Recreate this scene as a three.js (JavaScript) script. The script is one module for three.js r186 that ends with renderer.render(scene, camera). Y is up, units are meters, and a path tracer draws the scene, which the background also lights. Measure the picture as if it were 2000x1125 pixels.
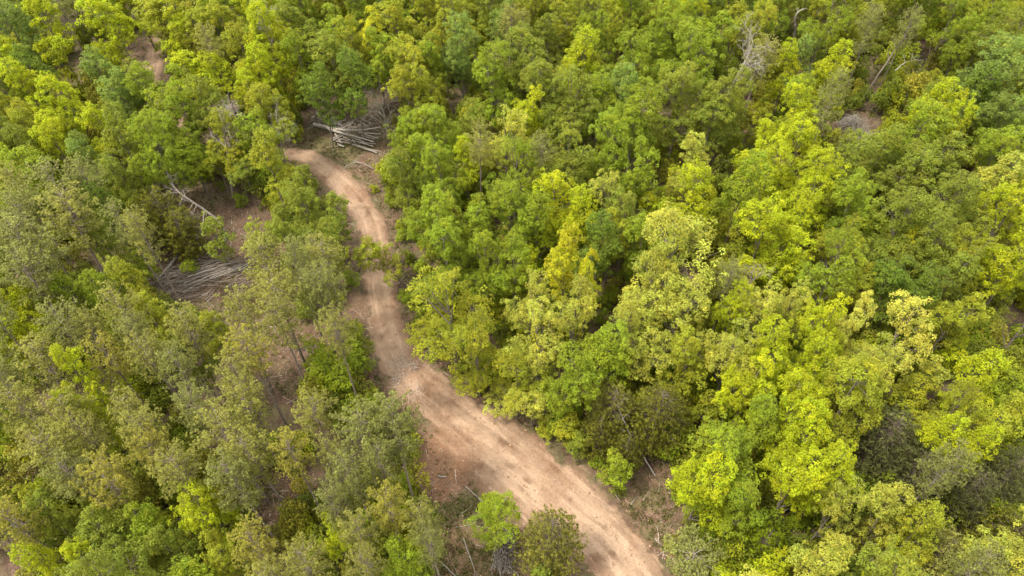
import * as THREE from 'three';
import { mergeGeometries } from 'three/addons/utils/BufferGeometryUtils.js';

// ---------------------------------------------------------------- camera, sky, sun, exposure
const scene = new THREE.Scene();
const CAM_H = 60, PITCH = 48 * Math.PI / 180, F = 1351;      // focal length in pixels of the 2000 px wide photograph
const camera = new THREE.PerspectiveCamera(2 * Math.atan(562.5 / F) * 180 / Math.PI, 16 / 9, 0.5, 3000);
camera.position.set(0, CAM_H, 0);
camera.rotation.set(-PITCH, 0, 0);
const renderer = new THREE.WebGLRenderer();
renderer.toneMapping = THREE.LinearToneMapping;
renderer.toneMappingExposure = 4.75;
renderer.shadowMap.enabled = true;
{ // thin bright overcast: a grey-white dome, brighter overhead
  const W = 64, Hh = 32, d = new Float32Array(W * Hh * 4);
  for (let y = 0; y < Hh; y++) for (let x = 0; x < W; x++) {
    const up = Math.sin(((y + 0.5) / Hh - 0.5) * Math.PI), k = up > 0 ? 0.42 + 0.58 * up : 0.35, i = (y * W + x) * 4;
    d[i] = 0.78 * k; d[i + 1] = 0.77 * k; d[i + 2] = 0.74 * k; d[i + 3] = 1;
  }
  const t = new THREE.DataTexture(d, W, Hh, THREE.RGBAFormat, THREE.FloatType);
  t.mapping = THREE.EquirectangularReflectionMapping; t.magFilter = THREE.LinearFilter; t.needsUpdate = true;
  scene.background = t; scene.environment = t;
}
const sun = new THREE.DirectionalLight(new THREE.Color().setRGB(1, 0.93, 0.8), 1.5);
sun.position.set(-78, 150, -42); sun.target.position.set(0, 0, -65);
sun.shadow.radius = 20; sun.castShadow = true;
Object.assign(sun.shadow.camera, { left: -150, right: 150, top: 150, bottom: -150, far: 500 });
scene.add(sun, sun.target);

// ---------------------------------------------------------------- helpers
function rng(a) { return () => { a = (a + 0x6d2b79f5) | 0; let t = Math.imul(a ^ (a >>> 15), 1 | a); t = (t + Math.imul(t ^ (t >>> 7), 61 | t)) ^ t; return ((t ^ (t >>> 14)) >>> 0) / 4294967296; }; }
const V = (x, y, z) => new THREE.Vector3(x, y, z);
const clamp = (x, a = 0, b = 1) => Math.min(b, Math.max(a, x));
const sstep = (a, b, x) => { const t = clamp((x - a) / (b - a)); return t * t * (3 - 2 * t); };
const lerp = (a, b, t) => a + (b - a) * t;
const PERM = new Float32Array(65536); { const r = rng(99); for (let i = 0; i < 65536; i++) PERM[i] = r(); }
function vnoise(x, y) {
  const xi = Math.floor(x), yi = Math.floor(y), fx = x - xi, fy = y - yi, sx = fx * fx * (3 - 2 * fx), sy = fy * fy * (3 - 2 * fy);
  const a = PERM[((yi & 255) << 8) | (xi & 255)], b = PERM[((yi & 255) << 8) | ((xi + 1) & 255)], c = PERM[(((yi + 1) & 255) << 8) | (xi & 255)], d = PERM[(((yi + 1) & 255) << 8) | ((xi + 1) & 255)];
  return a + (b - a) * sx + (c - a) * sy + (a - b - c + d) * sx * sy;
}
function fbm(x, y, o = 4) { let s = 0, a = 0.5, n = 0; for (let i = 0; i < o; i++) { s += a * vnoise(x, y); n += a; a *= 0.5; x = x * 2.03 + 17.3; y = y * 2.03 + 5.1; } return s / n; }
const ground = (x, z) => 2.2 * (fbm(x / 55 + 9, z / 55 + 3, 2) - 0.5);
const CP = Math.cos(PITCH), SP = Math.sin(PITCH);
function ray(px, py) { const u = (px - 1000) / F, v = (562.5 - py) / F; return V(u, v * CP - SP, -CP - v * SP); }
function at(px, py, h = 0) { // the point over pixel (px, py) of the 2000 x 1125 photograph that stands h metres above the ground
  const d = ray(px, py); let g = 0, p;
  for (let i = 0; i < 6; i++) { p = d.clone().multiplyScalar((g + h - CAM_H) / d.y); g = ground(p.x, p.z); }
  p.y = g + h; return p;
}
function project(p) { const y = p.y - CAM_H, dep = -y * SP - p.z * CP, v = y * CP - p.z * SP; return [1000 + F * p.x / dep, 562.5 - F * v / dep, dep]; }
const used = {};
function numbered(n) { const k = used[n] = (used[n] ?? -1) + 1; return k ? n + '_' + String(k).padStart(3, '0') : n; }
function tag(o, label, category, group, kind) { if (label) o.userData.label = label; if (category) o.userData.category = category; if (group) o.userData.group = group; if (kind) o.userData.kind = kind; return o; }
function part(name, g, m, parent) { const o = new THREE.Mesh(g, m); o.name = name; o.castShadow = o.receiveShadow = true; parent.add(o); return o; }
function top(name, g, m) { const o = part(name, g, m, scene); o.name = numbered(name); return o; }

// ---------------------------------------------------------------- geometry builders
class MB { // collects triangles with normals, colours and uv
  constructor() { this.p = []; this.n = []; this.c = []; this.u = []; this.i = []; }
  get k() { return this.p.length / 3; }
  build() {
    const g = new THREE.BufferGeometry();
    g.setAttribute('position', new THREE.Float32BufferAttribute(this.p, 3));
    g.setAttribute('normal', new THREE.Float32BufferAttribute(this.n, 3));
    if (this.c.length) g.setAttribute('color', new THREE.Float32BufferAttribute(this.c, 3));
    if (this.u.length) g.setAttribute('uv', new THREE.Float32BufferAttribute(this.u, 2));
    g.setIndex(this.i); return g;
  }
  tube(pts, rad, sides = 6, capStart = false, capEnd = true) {
    const N = pts.length; let side = V(1, 0, 0), len = 0; const k0 = this.k;
    for (let a = 0; a < N; a++) {
      const t = (a < N - 1 ? pts[a + 1].clone().sub(pts[a]) : pts[a].clone().sub(pts[a - 1])).normalize();
      if (a) len += pts[a].distanceTo(pts[a - 1]);
      if (Math.abs(t.dot(side)) > 0.95) side = V(0, 0, 1);
      const b = t.clone().cross(side).normalize(); side = b.clone().cross(t).normalize();
      for (let s = 0; s <= sides; s++) {
        const w = s / sides * Math.PI * 2, n = side.clone().multiplyScalar(Math.cos(w)).addScaledVector(b, Math.sin(w));
        this.p.push(pts[a].x + n.x * rad[a], pts[a].y + n.y * rad[a], pts[a].z + n.z * rad[a]); this.n.push(n.x, n.y, n.z);
        this.u.push(s / sides * 0.6, len * 0.5);
      }
      if (a) for (let s = 0; s < sides; s++) { const q = k0 + (a - 1) * (sides + 1) + s, r = q + sides + 1; this.i.push(q, q + 1, r, q + 1, r + 1, r); }
    }
    const cap = (a, dir) => {
      const t = (a ? pts[N - 1].clone().sub(pts[N - 2]) : pts[0].clone().sub(pts[1])).normalize(), c = this.k;
      this.p.push(pts[a].x, pts[a].y, pts[a].z); this.n.push(t.x, t.y, t.z); this.u.push(0.5, 0.02);
      const base = k0 + a * (sides + 1);
      for (let s = 0; s <= sides; s++) { const j = (base + s) * 3; this.p.push(this.p[j], this.p[j + 1], this.p[j + 2]); this.n.push(t.x, t.y, t.z); this.u.push(0.5 + 0.02 * s, 0.01); }
      for (let s = 0; s < sides; s++) dir > 0 ? this.i.push(c, c + 1 + s, c + 2 + s) : this.i.push(c, c + 2 + s, c + 1 + s);
    };
    if (capStart) cap(0, -1);
    if (capEnd && rad[N - 1] > 0.01) cap(N - 1, 1);
  }
  leaf(b, t, n, len, wid, sn, col) { // folded diamond; sn is the shading normal of the clump
    const s = t.clone().cross(n), k = this.k, m = b.clone().addScaledVector(t, len * 0.45), f = wid * 0.18;
    for (const q of [b, m.clone().addScaledVector(s, wid / 2).addScaledVector(n, f), b.clone().addScaledVector(t, len).addScaledVector(n, -f), m.clone().addScaledVector(s, -wid / 2).addScaledVector(n, f)]) this.p.push(q.x, q.y, q.z);
    for (let a = 0; a < 4; a++) { const w = a === 1 ? 0.25 : a === 3 ? -0.25 : 0; this.n.push(sn.x + s.x * w, sn.y + s.y * w, sn.z + s.z * w); this.c.push(...col); }
    this.i.push(k, k + 1, k + 2, k, k + 2, k + 3);
  }
  needle(b, t, s, len, wid, sn, col) {
    const k = this.k;
    this.p.push(b.x - s.x * wid / 2, b.y - s.y * wid / 2, b.z - s.z * wid / 2, b.x + s.x * wid / 2, b.y + s.y * wid / 2, b.z + s.z * wid / 2, b.x + t.x * len, b.y + t.y * len, b.z + t.z * len);
    for (let a = 0; a < 3; a++) { this.n.push(sn.x, sn.y, sn.z); this.c.push(...col); }
    this.i.push(k, k + 1, k + 2);
  }
}
const rv = (r) => { let v; do v = V(r() * 2 - 1, r() * 2 - 1, r() * 2 - 1); while (v.lengthSq() > 1 || v.lengthSq() < 0.01); return v.normalize(); };
const UP = V(0, 1, 0);
function clump(mb, r, c, out, rc, n, leafLen, tint) { // a rosette of leaves round the end of a twig
  const axis = out.clone().multiplyScalar(0.6).addScaledVector(UP, 0.75).addScaledVector(rv(r), 0.25).normalize();
  for (let i = 0; i < n; i++) {
    let d = rv(r); if (d.dot(axis) < -0.15) d.addScaledVector(axis, -2 * d.dot(axis));
    const p = c.clone().addScaledVector(d, rc * (0.35 + 0.65 * Math.sqrt(r())));
    const nn = d.clone().multiplyScalar(0.6).addScaledVector(UP, 0.55).addScaledVector(rv(r), 0.55).normalize();
    const t = d.clone().addScaledVector(UP, -0.45).addScaledVector(rv(r), 0.6); t.addScaledVector(nn, -t.dot(nn)).normalize();
    const sn = nn.clone().multiplyScalar(0.75).addScaledVector(d, 0.45).normalize();
    const L = leafLen * (0.7 + 0.6 * r()), k = tint[3] * (0.8 + 0.4 * r()), y = (r() - 0.5) * 0.16;
    mb.leaf(p, t, nn, L, L * 0.72, sn, [tint[0] * k * (1 + y), tint[1] * k, tint[2] * k * (1 - y)]);
  }
}
function curve(a, b, bend, n = 5) { const m = a.clone().lerp(b, 0.5).add(bend), o = []; for (let i = 0; i <= n; i++) { const t = i / n; o.push(a.clone().multiplyScalar((1 - t) * (1 - t)).addScaledVector(m, 2 * t * (1 - t)).addScaledVector(b, t * t)); } return o; }
const taper = (a, b, n) => Array.from({ length: n + 1 }, (_, i) => lerp(a, b, i / n));

function broadleaf(seed, o) { // {R,H,base,lobes,lobe,gap,leaf,leaves,space}
  const r = rng(seed), wood = new MB(), mb = new MB(), lobes = [], lean = V((r() - 0.5) * 0.8, 0, (r() - 0.5) * 0.8);
  const CH = o.H - o.base;
  for (let i = 0; i < o.lobes; i++) {
    const f = i === 0 ? 0.86 : i === 1 ? 0.66 : 0.1 + 0.68 * ((i * 0.618 + r() * 0.25) % 1), a = i * 2.4 + r() * 0.9;
    const rl = o.R * (o.lobe ?? 0.4) * (0.66 + 0.7 * r()) * (i === 0 ? 0.9 : 1);
    const ring = i === 0 ? o.R * 0.12 : (o.R - rl) * (0.55 + 0.5 * r()) * (f > 0.6 ? 0.62 : 1);
    lobes.push({ c: V(Math.cos(a) * ring + lean.x * f, Math.min(o.base + f * CH, o.H - rl * 0.7), Math.sin(a) * ring + lean.z * f), r: rl, ax: V(Math.cos(a) * ring / o.R, 0.25 + 0.7 * r(), Math.sin(a) * ring / o.R).normalize(), st: 1 + 0.55 * r() });
  }
  const tp = curve(V(0, -0.4, 0), V(lean.x * 0.6, o.H * 0.8, lean.z * 0.6), V((r() - 0.5) * 0.7, 0, (r() - 0.5) * 0.7), 8), tr = o.trunk ?? 0.035 * o.R + 0.03;
  wood.tube(tp, taper(tr, tr * 0.3, 8), 7);
  for (const l of lobes) {
    const k = clamp((l.c.y - l.r * 0.9 - Math.hypot(l.c.x, l.c.z) * 0.7) / (o.H * 0.8), 0.22, 0.92), s = tp[Math.round(k * 8)];
    wood.tube(curve(s, l.c, V(0, -0.12 * l.c.distanceTo(s), 0)), taper(tr * 0.5, tr * 0.13, 5), 5);
    const lt = 0.8 + 0.4 * r(), hue = (r() - 0.5) * 0.13, ph = r() * 50, sp = o.space ?? 0.6, n = Math.round(9.5 * l.r * l.r / (sp * sp));
    for (let i = 0; i < n; i++) {
      const y = 1 - (i + 0.5) / n * 1.62, a = i * 2.39996 + r() * 0.6, q = Math.sqrt(Math.max(0, 1 - y * y)), d = V(Math.cos(a) * q, y, Math.sin(a) * q).addScaledVector(rv(r), 0.22).normalize();
      const far = r() < 0.14 ? 1.1 + 0.3 * r() : 0.62 + 0.42 * r(), rag = 0.72 + 0.6 * vnoise(d.x * 1.9 + ph, d.z * 1.9 + d.y * 1.3 + ph);
      const off = d.clone().multiplyScalar(l.r * far * rag * 1.02); off.addScaledVector(l.ax, off.dot(l.ax) * (l.st - 1)).multiplyScalar(1 / Math.pow(l.st, 0.4));
      const c = l.c.clone().add(off);
      if (r() < (o.gap ?? 0.15) + (y < -0.2 ? 0.25 : 0)) continue;
      if (lobes.some((m) => m !== l && m.c.distanceTo(c) < m.r * 0.72)) continue;
      const rc = sp * (0.34 + 0.38 * r() * (far > 1.05 ? 0.6 : 1));
      if (i % 3 === 0) wood.tube([l.c.clone().addScaledVector(d, l.r * 0.1), c], [tr * 0.11 + 0.008, 0.008], 3, false, false);
      clump(mb, r, c, d, rc, Math.round((o.leaves ?? 20) * (0.35 + 1.9 * (rc / sp) ** 2 + 0.3 * r())), o.leaf ?? 0.22, [1 + hue + (r() - 0.5) * 0.09, 1, 1 - hue, lt * (0.82 + 0.36 * r())]);
    }
  }
  let ymin = 1e9; for (const l of lobes) ymin = Math.min(ymin, l.c.y - l.r * 0.6);
  return { wood: wood.build(), crown: mb.build(), R: o.R, H: o.H, mid: (ymin + o.H) / 2 };
}
function tuft(mb, r, c, dir, n, len, wid, tint) {
  for (let i = 0; i < n; i++) {
    const t = rv(r).multiplyScalar(0.95).add(dir).normalize(), s = t.clone().cross(rv(r)).normalize(), sn = t.clone().multiplyScalar(0.5).addScaledVector(UP, 0.35).addScaledVector(rv(r), 0.4).normalize();
    const k = tint[3] * (0.75 + 0.5 * r());
    mb.needle(c.clone().addScaledVector(t, len * 0.12 * r()), t, s, len * (0.65 + 0.6 * r()), wid, sn, [tint[0] * k, tint[1] * k, tint[2] * k]);
  }
}
function pine(seed, o) {
  const r = rng(seed), wood = new MB(), mb = new MB(), CH = o.H - o.base, lx = (r() - 0.5) * 1.0, lz = (r() - 0.5) * 1.0, tr = 0.05 * o.R + 0.06;
  const axis = (y) => V(lx * (y / o.H) ** 2, y, lz * (y / o.H) ** 2);
  wood.tube(Array.from({ length: 9 }, (_, i) => axis(-0.4 + (o.H + 0.2) * i / 8)), taper(tr, 0.03, 8), 7);
  for (let i = 0; i < 5; i++) { const y = o.base * (0.55 + 0.43 * r()), a = r() * 6.3, l = 0.5 + r() * 1.1; wood.tube([axis(y), axis(y).add(V(Math.cos(a) * l, -0.1 * l, Math.sin(a) * l))], [0.025, 0.01], 4); }
  for (let y = o.base; y < o.H - 0.15; y += 0.42 + 0.2 * r()) {
    const f = (y - o.base) / CH, reach = o.R * (f < 0.3 ? 0.6 + 0.4 * f / 0.3 : Math.pow(Math.max(0, 1 - ((f - 0.3) / 0.72) ** 2), 0.6)), nb = 5 + Math.floor(r() * 2), a0 = r() * 6.3;
    for (let b = 0; b < nb; b++) {
      const a = a0 + b * 6.283 / nb + (r() - 0.5) * 0.6, L = reach * (0.78 + 0.26 * r()), rise = lerp(-0.05, 0.6, f) + 0.25 * r();
      if (r() < 0.1) continue;
      const s = axis(y), e = s.clone().add(V(Math.cos(a) * L, L * rise, Math.sin(a) * L)), br = curve(s, e, V(0, -0.12 * L, 0), 4);
      wood.tube(br, taper(0.02 + 0.012 * L, 0.008, 4), 4, false, false);
      const lt = 0.82 + 0.36 * r(), puffs = Math.max(1, Math.round(L * 1.7));
      for (let q = 0; q < puffs; q++) {
        const t = lerp(0.42, 1, puffs === 1 ? 1 : q / (puffs - 1)), c = s.clone().lerp(e, t).add(V((r() - 0.5) * 0.55, 0.1 * r(), (r() - 0.5) * 0.55)), od = V(Math.cos(a) * 0.35, 0.75, Math.sin(a) * 0.35);
        for (let m = 0; m < 9; m++) tuft(mb, r, c.clone().addScaledVector(rv(r), 0.34 * Math.cbrt(r())), od.clone().addScaledVector(rv(r), 0.5), o.n ?? 26, o.len ?? 0.16, o.wid ?? 0.032, [1, 1, 1, lt * (0.88 + 0.24 * r())]);
      }
    }
  }
  return { wood: wood.build(), crown: mb.build(), R: o.R, H: o.H, mid: o.base + CH * 0.52 };
}
function cedar(seed, o) { // dense evergreen to the ground: fine upright sprays
  const r = rng(seed), wood = new MB(), mb = new MB(), tr = 0.04 * o.R + 0.05;
  wood.tube([V(0, -0.3, 0), V(0.05, o.H * 0.5, 0), V(0, o.H * 0.96, 0.05)], [tr, tr * 0.6, 0.03], 6);
  const bump = Array.from({ length: 12 }, () => [r() * 6.3, r(), 0.75 + 0.5 * r()]);
  for (let y = o.base; y < o.H; y += 0.26) {
    const f = (y - o.base) / (o.H - o.base), reach = o.R * (f < 0.25 ? 0.8 + 0.8 * f : Math.pow(Math.max(0.01, 1 - ((f - 0.25) / 0.76) ** 1.8), o.pow ?? 0.75)), nb = Math.max(3, Math.round(reach * 4.2)), a0 = r() * 6.3;
    for (let b = 0; b < nb; b++) {
      const a = a0 + b * 6.283 / nb + (r() - 0.5) * 0.5; let k = 1;
      for (const [ba, bf, bk] of bump) { const da = Math.abs(((a - ba + 9.42) % 6.283) - 3.1416), w = Math.exp(-da * da * 3 - (f - bf) ** 2 * 30); k = lerp(k, bk, w); }
      const L = reach * k * (0.75 + 0.3 * r()), s = V(0, y, 0), e = V(Math.cos(a) * L, y + L * (0.15 + 0.3 * r()), Math.sin(a) * L);
      wood.tube([s, e], [0.02, 0.006], 3, false, false);
      const n = Math.max(1, Math.round(L * 2.1)), lt = 0.8 + 0.4 * r();
      for (let q = 0; q < n; q++) {
        const c = s.clone().lerp(e, lerp(0.45, 1, n === 1 ? 1 : q / (n - 1))).addScaledVector(rv(r), 0.2);
        for (let m = 0; m < 2; m++) tuft(mb, r, c.clone().addScaledVector(rv(r), 0.16), V(Math.cos(a) * 0.55, 0.8, Math.sin(a) * 0.55), o.n ?? 15, o.len ?? 0.26, o.wid ?? 0.05, [1, 1, 1, lt * (0.85 + 0.3 * r())]);
      }
    }
  }
  return { wood: wood.build(), crown: mb.build(), R: o.R, H: o.H, mid: o.base + (o.H - o.base) * 0.5 };
}
function bareBranch(mb, r, p, dir, len, rad, level) { // crooked bare limb with twigs
  const pts = [p.clone()], n = level > 2 ? 6 : 4; const d = dir.clone();
  for (let i = 0; i < n; i++) { d.addScaledVector(rv(r), 0.2).normalize(); pts.push(pts[i].clone().addScaledVector(d, len / n)); }
  mb.tube(pts, taper(rad, level ? rad * 0.45 : Math.max(0.006, rad * 0.3), n), level > 1 ? 6 : 4, false, false);
  if (!level) return;
  const kids = level > 1 ? 4 + Math.floor(r() * 3) : 3 + Math.floor(r() * 2);
  for (let i = 0; i < kids; i++) {
    const k = 1 + Math.floor((0.25 + 0.75 * (i + r()) / kids) * (n - 1)), q = rv(r); q.addScaledVector(d, -q.dot(d)).normalize();
    bareBranch(mb, r, pts[Math.min(n, k)], d.clone().multiplyScalar(0.75).addScaledVector(q, 0.75).normalize(), len * (0.4 + 0.3 * r()), Math.max(0.012, rad * 0.45), level - 1);
  }
}

// ---------------------------------------------------------------- materials
function noiseTex(w, h, f) {
  const d = new Uint8Array(w * h * 4);
  for (let y = 0; y < h; y++) for (let x = 0; x < w; x++) { const c = f(x / w, y / h), i = (y * w + x) * 4; d[i] = clamp(c[0]) * 255; d[i + 1] = clamp(c[1]) * 255; d[i + 2] = clamp(c[2]) * 255; d[i + 3] = 255; }
  const t = new THREE.DataTexture(d, w, h, THREE.RGBAFormat); t.wrapS = t.wrapT = THREE.RepeatWrapping; t.magFilter = THREE.LinearFilter; t.needsUpdate = true; return t;
}
const barkTex = noiseTex(128, 256, (u, v) => { const s = 0.55 + 0.5 * (fbm(u * 24, v * 8, 4) - 0.5) + 0.5 * (fbm(u * 9 + 40, v * 30, 3) - 0.5); return [s + 0.12, s + 0.1, s + 0.08]; });
const palTex = noiseTex(128, 256, (u, v) => { const s = 0.75 + 0.55 * (fbm(u * 10, v * 22, 4) - 0.5) - (fbm(u * 6 + 20, v * 40 + 7, 2) > 0.68 ? 0.22 : 0); return [s, s, s]; });
const lin = (r, g, b) => new THREE.Color().setRGB(r, g, b);
const bark = (r, g, b, t = barkTex) => new THREE.MeshStandardMaterial({ color: lin(r, g, b), map: t, bumpMap: t, bumpScale: 0.02, roughness: 0.95, side: THREE.DoubleSide });
const BARK = { broad: bark(0.2, 0.17, 0.135), pine: bark(0.24, 0.195, 0.16), cedar: bark(0.18, 0.14, 0.11), pale: bark(0.34, 0.3, 0.26, palTex), grey: bark(0.27, 0.23, 0.195, palTex), bleached: bark(0.62, 0.54, 0.47, palTex), twig: bark(0.2, 0.145, 0.11, palTex) };
const leafM = (r, g, b, tr = 0.45) => new THREE.MeshPhysicalMaterial({ color: lin(r, g, b), vertexColors: true, roughness: 0.95, transmission: tr, thickness: 0, specularIntensity: 0.12, side: THREE.DoubleSide });
const LEAF = { // spring foliage by tone
  Y: leafM(0.42, 0.41, 0.018), L: leafM(0.325, 0.365, 0.012), G: leafM(0.205, 0.258, 0.017), M: leafM(0.185, 0.215, 0.023), O: leafM(0.26, 0.275, 0.02),
  D: leafM(0.125, 0.175, 0.018), K: leafM(0.18, 0.24, 0.04), S: leafM(0.36, 0.37, 0.05), C: leafM(0.47, 0.455, 0.07),
  p: leafM(0.44, 0.435, 0.1), q: leafM(0.38, 0.4, 0.11), y: leafM(0.5, 0.465, 0.08), d: leafM(0.18, 0.19, 0.06), e: leafM(0.235, 0.235, 0.026), g: leafM(0.3, 0.38, 0.01), f: leafM(0.3, 0.29, 0.05),
};
const WORD = { Y: 'golden yellow', L: 'lime green', G: 'bright green', M: 'mid green', O: 'olive yellow', D: 'dark green', K: 'blue-green', S: 'pale sage', C: 'creamy yellow', p: 'tan-olive', q: 'grey-olive', y: 'yellow-tipped', d: 'dark grey-green', e: 'dark olive', g: 'feathery green', f: 'dull olive' };

// ---------------------------------------------------------------- the road, from far to near: pixel of its middle, half width in pixels
const ROAD_PX = [[330, -20, 24], [318, 40, 24], [308, 90, 20], [300, 125, 18], [296, 160, 18], [320, 205, 20], [390, 258, 20], [480, 292, 20], [545, 302, 18], [592, 304, 20], [628, 325, 26], [664, 358, 28], [698, 396, 29], [724, 440, 29], [733, 485, 30], [741, 535, 31], [748, 590, 33], [760, 645, 36], [785, 705, 46], [836, 764, 47], [892, 815, 54], [955, 870, 74], [1024, 926, 88], [1096, 988, 88], [1158, 1042, 76], [1212, 1100, 68], [1258, 1165, 74], [1310, 1250, 80]];
const rpts = ROAD_PX.map(([x, y]) => at(x, y)), rcurve = new THREE.CatmullRomCurve3(rpts, false, 'centripetal');
const RN = 700, RS = [], rw = ROAD_PX.map(([x, y, w], i) => w * project(rpts[i])[2] / F);
{ for (let i = 0; i <= RN; i++) { const t = i / RN, p = rcurve.getPoint(t), d = rcurve.getTangent(t); d.y = 0; d.normalize(); const f = t * (rw.length - 1), k = Math.min(rw.length - 2, Math.floor(f)), s = f - k; RS.push({ x: p.x, z: p.z, dx: d.x, dz: d.z, w: lerp(rw[k], rw[k + 1], s * s * (3 - 2 * s)), s: i ? RS[i - 1].s + Math.hypot(p.x - RS[i - 1].x, p.z - RS[i - 1].z) : 0 }); } }
function nearRoad(x, z) { // signed distance across, place along, half width
  let bi = 0, bd = 1e9;
  for (let i = 0; i <= RN; i += 14) { const q = RS[i], d = (q.x - x) ** 2 + (q.z - z) ** 2; if (d < bd) { bd = d; bi = i; } }
  for (let i = Math.max(0, bi - 13); i <= Math.min(RN, bi + 13); i += 2) { const q = RS[i], d = (q.x - x) ** 2 + (q.z - z) ** 2; if (d < bd) { bd = d; bi = i; } }
  const q = RS[bi]; return { t: (x - q.x) * -q.dz + (z - q.z) * q.dx, d: Math.sqrt(bd), w: q.w, s: q.s, i: bi };
}
// open patches of the forest floor in pixels: x, y, radius, how bare, how grassy, how sandy
const PATCH = [[470, 430, 62, 1, 0.1, 0], [380, 500, 110, 0.9, 0.25, 0], [595, 690, 85, 0.9, 0.25, 0.1], [545, 980, 70, 0.9, 0.3, 0], [890, 1010, 110, 0.15, 1, 0.08], [865, 895, 85, 0.3, 0.1, 1], [1270, 990, 80, 0.5, 0.6, 0.2], [690, 335, 70, 0.6, 0.6, 0.15], [640, 300, 70, 0.4, 0.8, 0.1], [265, 105, 50, 0.9, 0.3, 0.2], [1310, 230, 55, 0.8, 0.5, 0], [40, 1110, 60, 1, 0.2, 0], [1790, 150, 80, 0.3, 0.9, 0.1], [1970, 650, 60, 0.9, 0.2, 0], [735, 320, 50, 0.8, 0.3, 0], [1660, 250, 50, 0.8, 0.3, 0], [890, 1070, 60, 0.4, 0.8, 0.6], [690, 600, 50, 0.9, 0.1, 0.3], [1000, 480, 60, 1, 0, 0]]
  .map(([x, y, r, bare, grass, sand]) => { const p = at(x, y); return { x: p.x, z: p.z, r: r * project(p)[2] / F, bare, grass, sand }; });
function floor(x, z) { // what lies there: weights of road dirt, bare litter, grass, sand
  const q = nearRoad(x, z), n = fbm(x * 0.45, z * 0.45, 4) - 0.5; let bare = 0.12, grass = 0.5, sand = 0;
  for (const p of PATCH) { const d = Math.hypot(x - p.x, z - p.z) / p.r + n * 0.7; if (d < 1.3) { const w = 1 - sstep(0.6, 1.25, d); bare = lerp(bare, p.bare, w); grass = lerp(grass, p.grass, w); sand = Math.max(sand, p.sand * w); } }
  const e = Math.abs(q.t) / q.w + n * 0.7 + 0.3 * (vnoise(x * 2.3, z * 2.3) - 0.5);
  return { q, n, bare, grass, sand, road: 1 - sstep(0.8, 1.04, e), verge: 1 - sstep(1.0, 1.9, e) };
}
function soil(x, z) { // linear colour of the forest floor and road
  const f = floor(x, z), n1 = fbm(x * 1.6, z * 1.6, 3), n2 = fbm(x * 5.5 + 30, z * 5.5, 2), n3 = vnoise(x * 17, z * 17);
  const k = 0.62 + 0.5 * n1 + 0.25 * (n3 - 0.5) + 0.3 * (n2 - 0.5);
  let c = [0.09 * k, 0.053 * k, 0.032 * k];                                       // red-brown leaf litter
  const pale = sstep(0.6, 0.75, n2) * 0.5; c = [lerp(c[0], 0.15, pale), lerp(c[1], 0.1, pale), lerp(c[2], 0.068, pale)];
  const gr = clamp(f.grass * sstep(0.42, 0.66, fbm(x * 0.9 + 70, z * 0.9, 4) + (f.grass > 0.6 ? 0.3 : 0.12) * f.grass) + 0.1 * (n3 - 0.5)) * 0.8;
  c = [lerp(c[0], 0.105 * k, gr), lerp(c[1], 0.11 * k, gr), lerp(c[2], 0.036 * k, gr)];
  const dirt = clamp(Math.max(f.road, f.sand * sstep(0.3, 0.6, n1 + 0.25)) + 0.35 * f.verge * (n1 - 0.3));
  if (dirt > 0) {
    const t = f.q.t / f.q.w, rut = Math.exp(-((Math.abs(t + 0.12 * Math.sin(f.q.s * 0.11)) - 0.36) ** 2) / 0.03) * sstep(0.35, 0.65, fbm(x * 0.2 + 3, z * 0.2, 2)), near = sstep(95, 135, f.q.s);
    const along = fbm(f.q.t * 2.1, f.q.s * 0.24, 3), blot = fbm(x * 0.7 + 40, z * 0.7, 3), red = clamp(sstep(0.48, 0.72, fbm(x * 0.28 + 11, z * 0.28, 3)) * 0.7 + f.sand * 0.9 - f.road * 0.25);
    const mid = 1 - sstep(0.35, 1.0, Math.abs(t)), lt = clamp(0.2 + 0.5 * mid * sstep(0.3, 0.6, blot + 0.15) + 0.5 * (along - 0.45) + 0.15 * rut + 0.6 * (blot - 0.5) + 0.22 * (fbm(f.q.t * 9, f.q.s * 0.5, 3) - 0.5) + 0.45 * near * sstep(0.52, 0.66, along));
    let d = [lerp(0.135, 0.305, lt), lerp(0.078, 0.207, lt), lerp(0.046, 0.138, lt)];
    d = [lerp(d[0], 0.15, red * 0.75), lerp(d[1], 0.074, red * 0.75), lerp(d[2], 0.038, red * 0.75)];
    const crack = 1 - 0.3 * sstep(0.035, 0.0, Math.abs(fbm(x * 1.7 + 80, z * 1.7, 3) - 0.5)) * (0.3 + red), s = (0.82 + 0.26 * n2 + 0.22 * (n3 - 0.5) + 0.2 * (vnoise(x * 31, z * 31) - 0.5)) * crack; c = [lerp(c[0], d[0] * s, dirt), lerp(c[1], d[1] * s, dirt), lerp(c[2], d[2] * s, dirt)];
  }
  return c;
}
const toS = (x) => Math.round(255 * (x <= 0.0031308 ? 12.92 * x : 1.055 * Math.pow(clamp(x), 1 / 2.4) - 0.055));
function soilTex(w, h, where) {
  const d = new Uint8Array(w * h * 4);
  for (let y = 0; y < h; y++) for (let x = 0; x < w; x++) { const [wx, wz] = where((x + 0.5) / w, (y + 0.5) / h), c = soil(wx, wz), i = (y * w + x) * 4; d[i] = toS(c[0]); d[i + 1] = toS(c[1]); d[i + 2] = toS(c[2]); d[i + 3] = 255; }
  const t = new THREE.DataTexture(d, w, h, THREE.RGBAFormat); t.colorSpace = THREE.SRGBColorSpace; t.magFilter = THREE.LinearFilter; t.wrapS = t.wrapT = THREE.MirroredRepeatWrapping; t.needsUpdate = true; return t;
}
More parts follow.
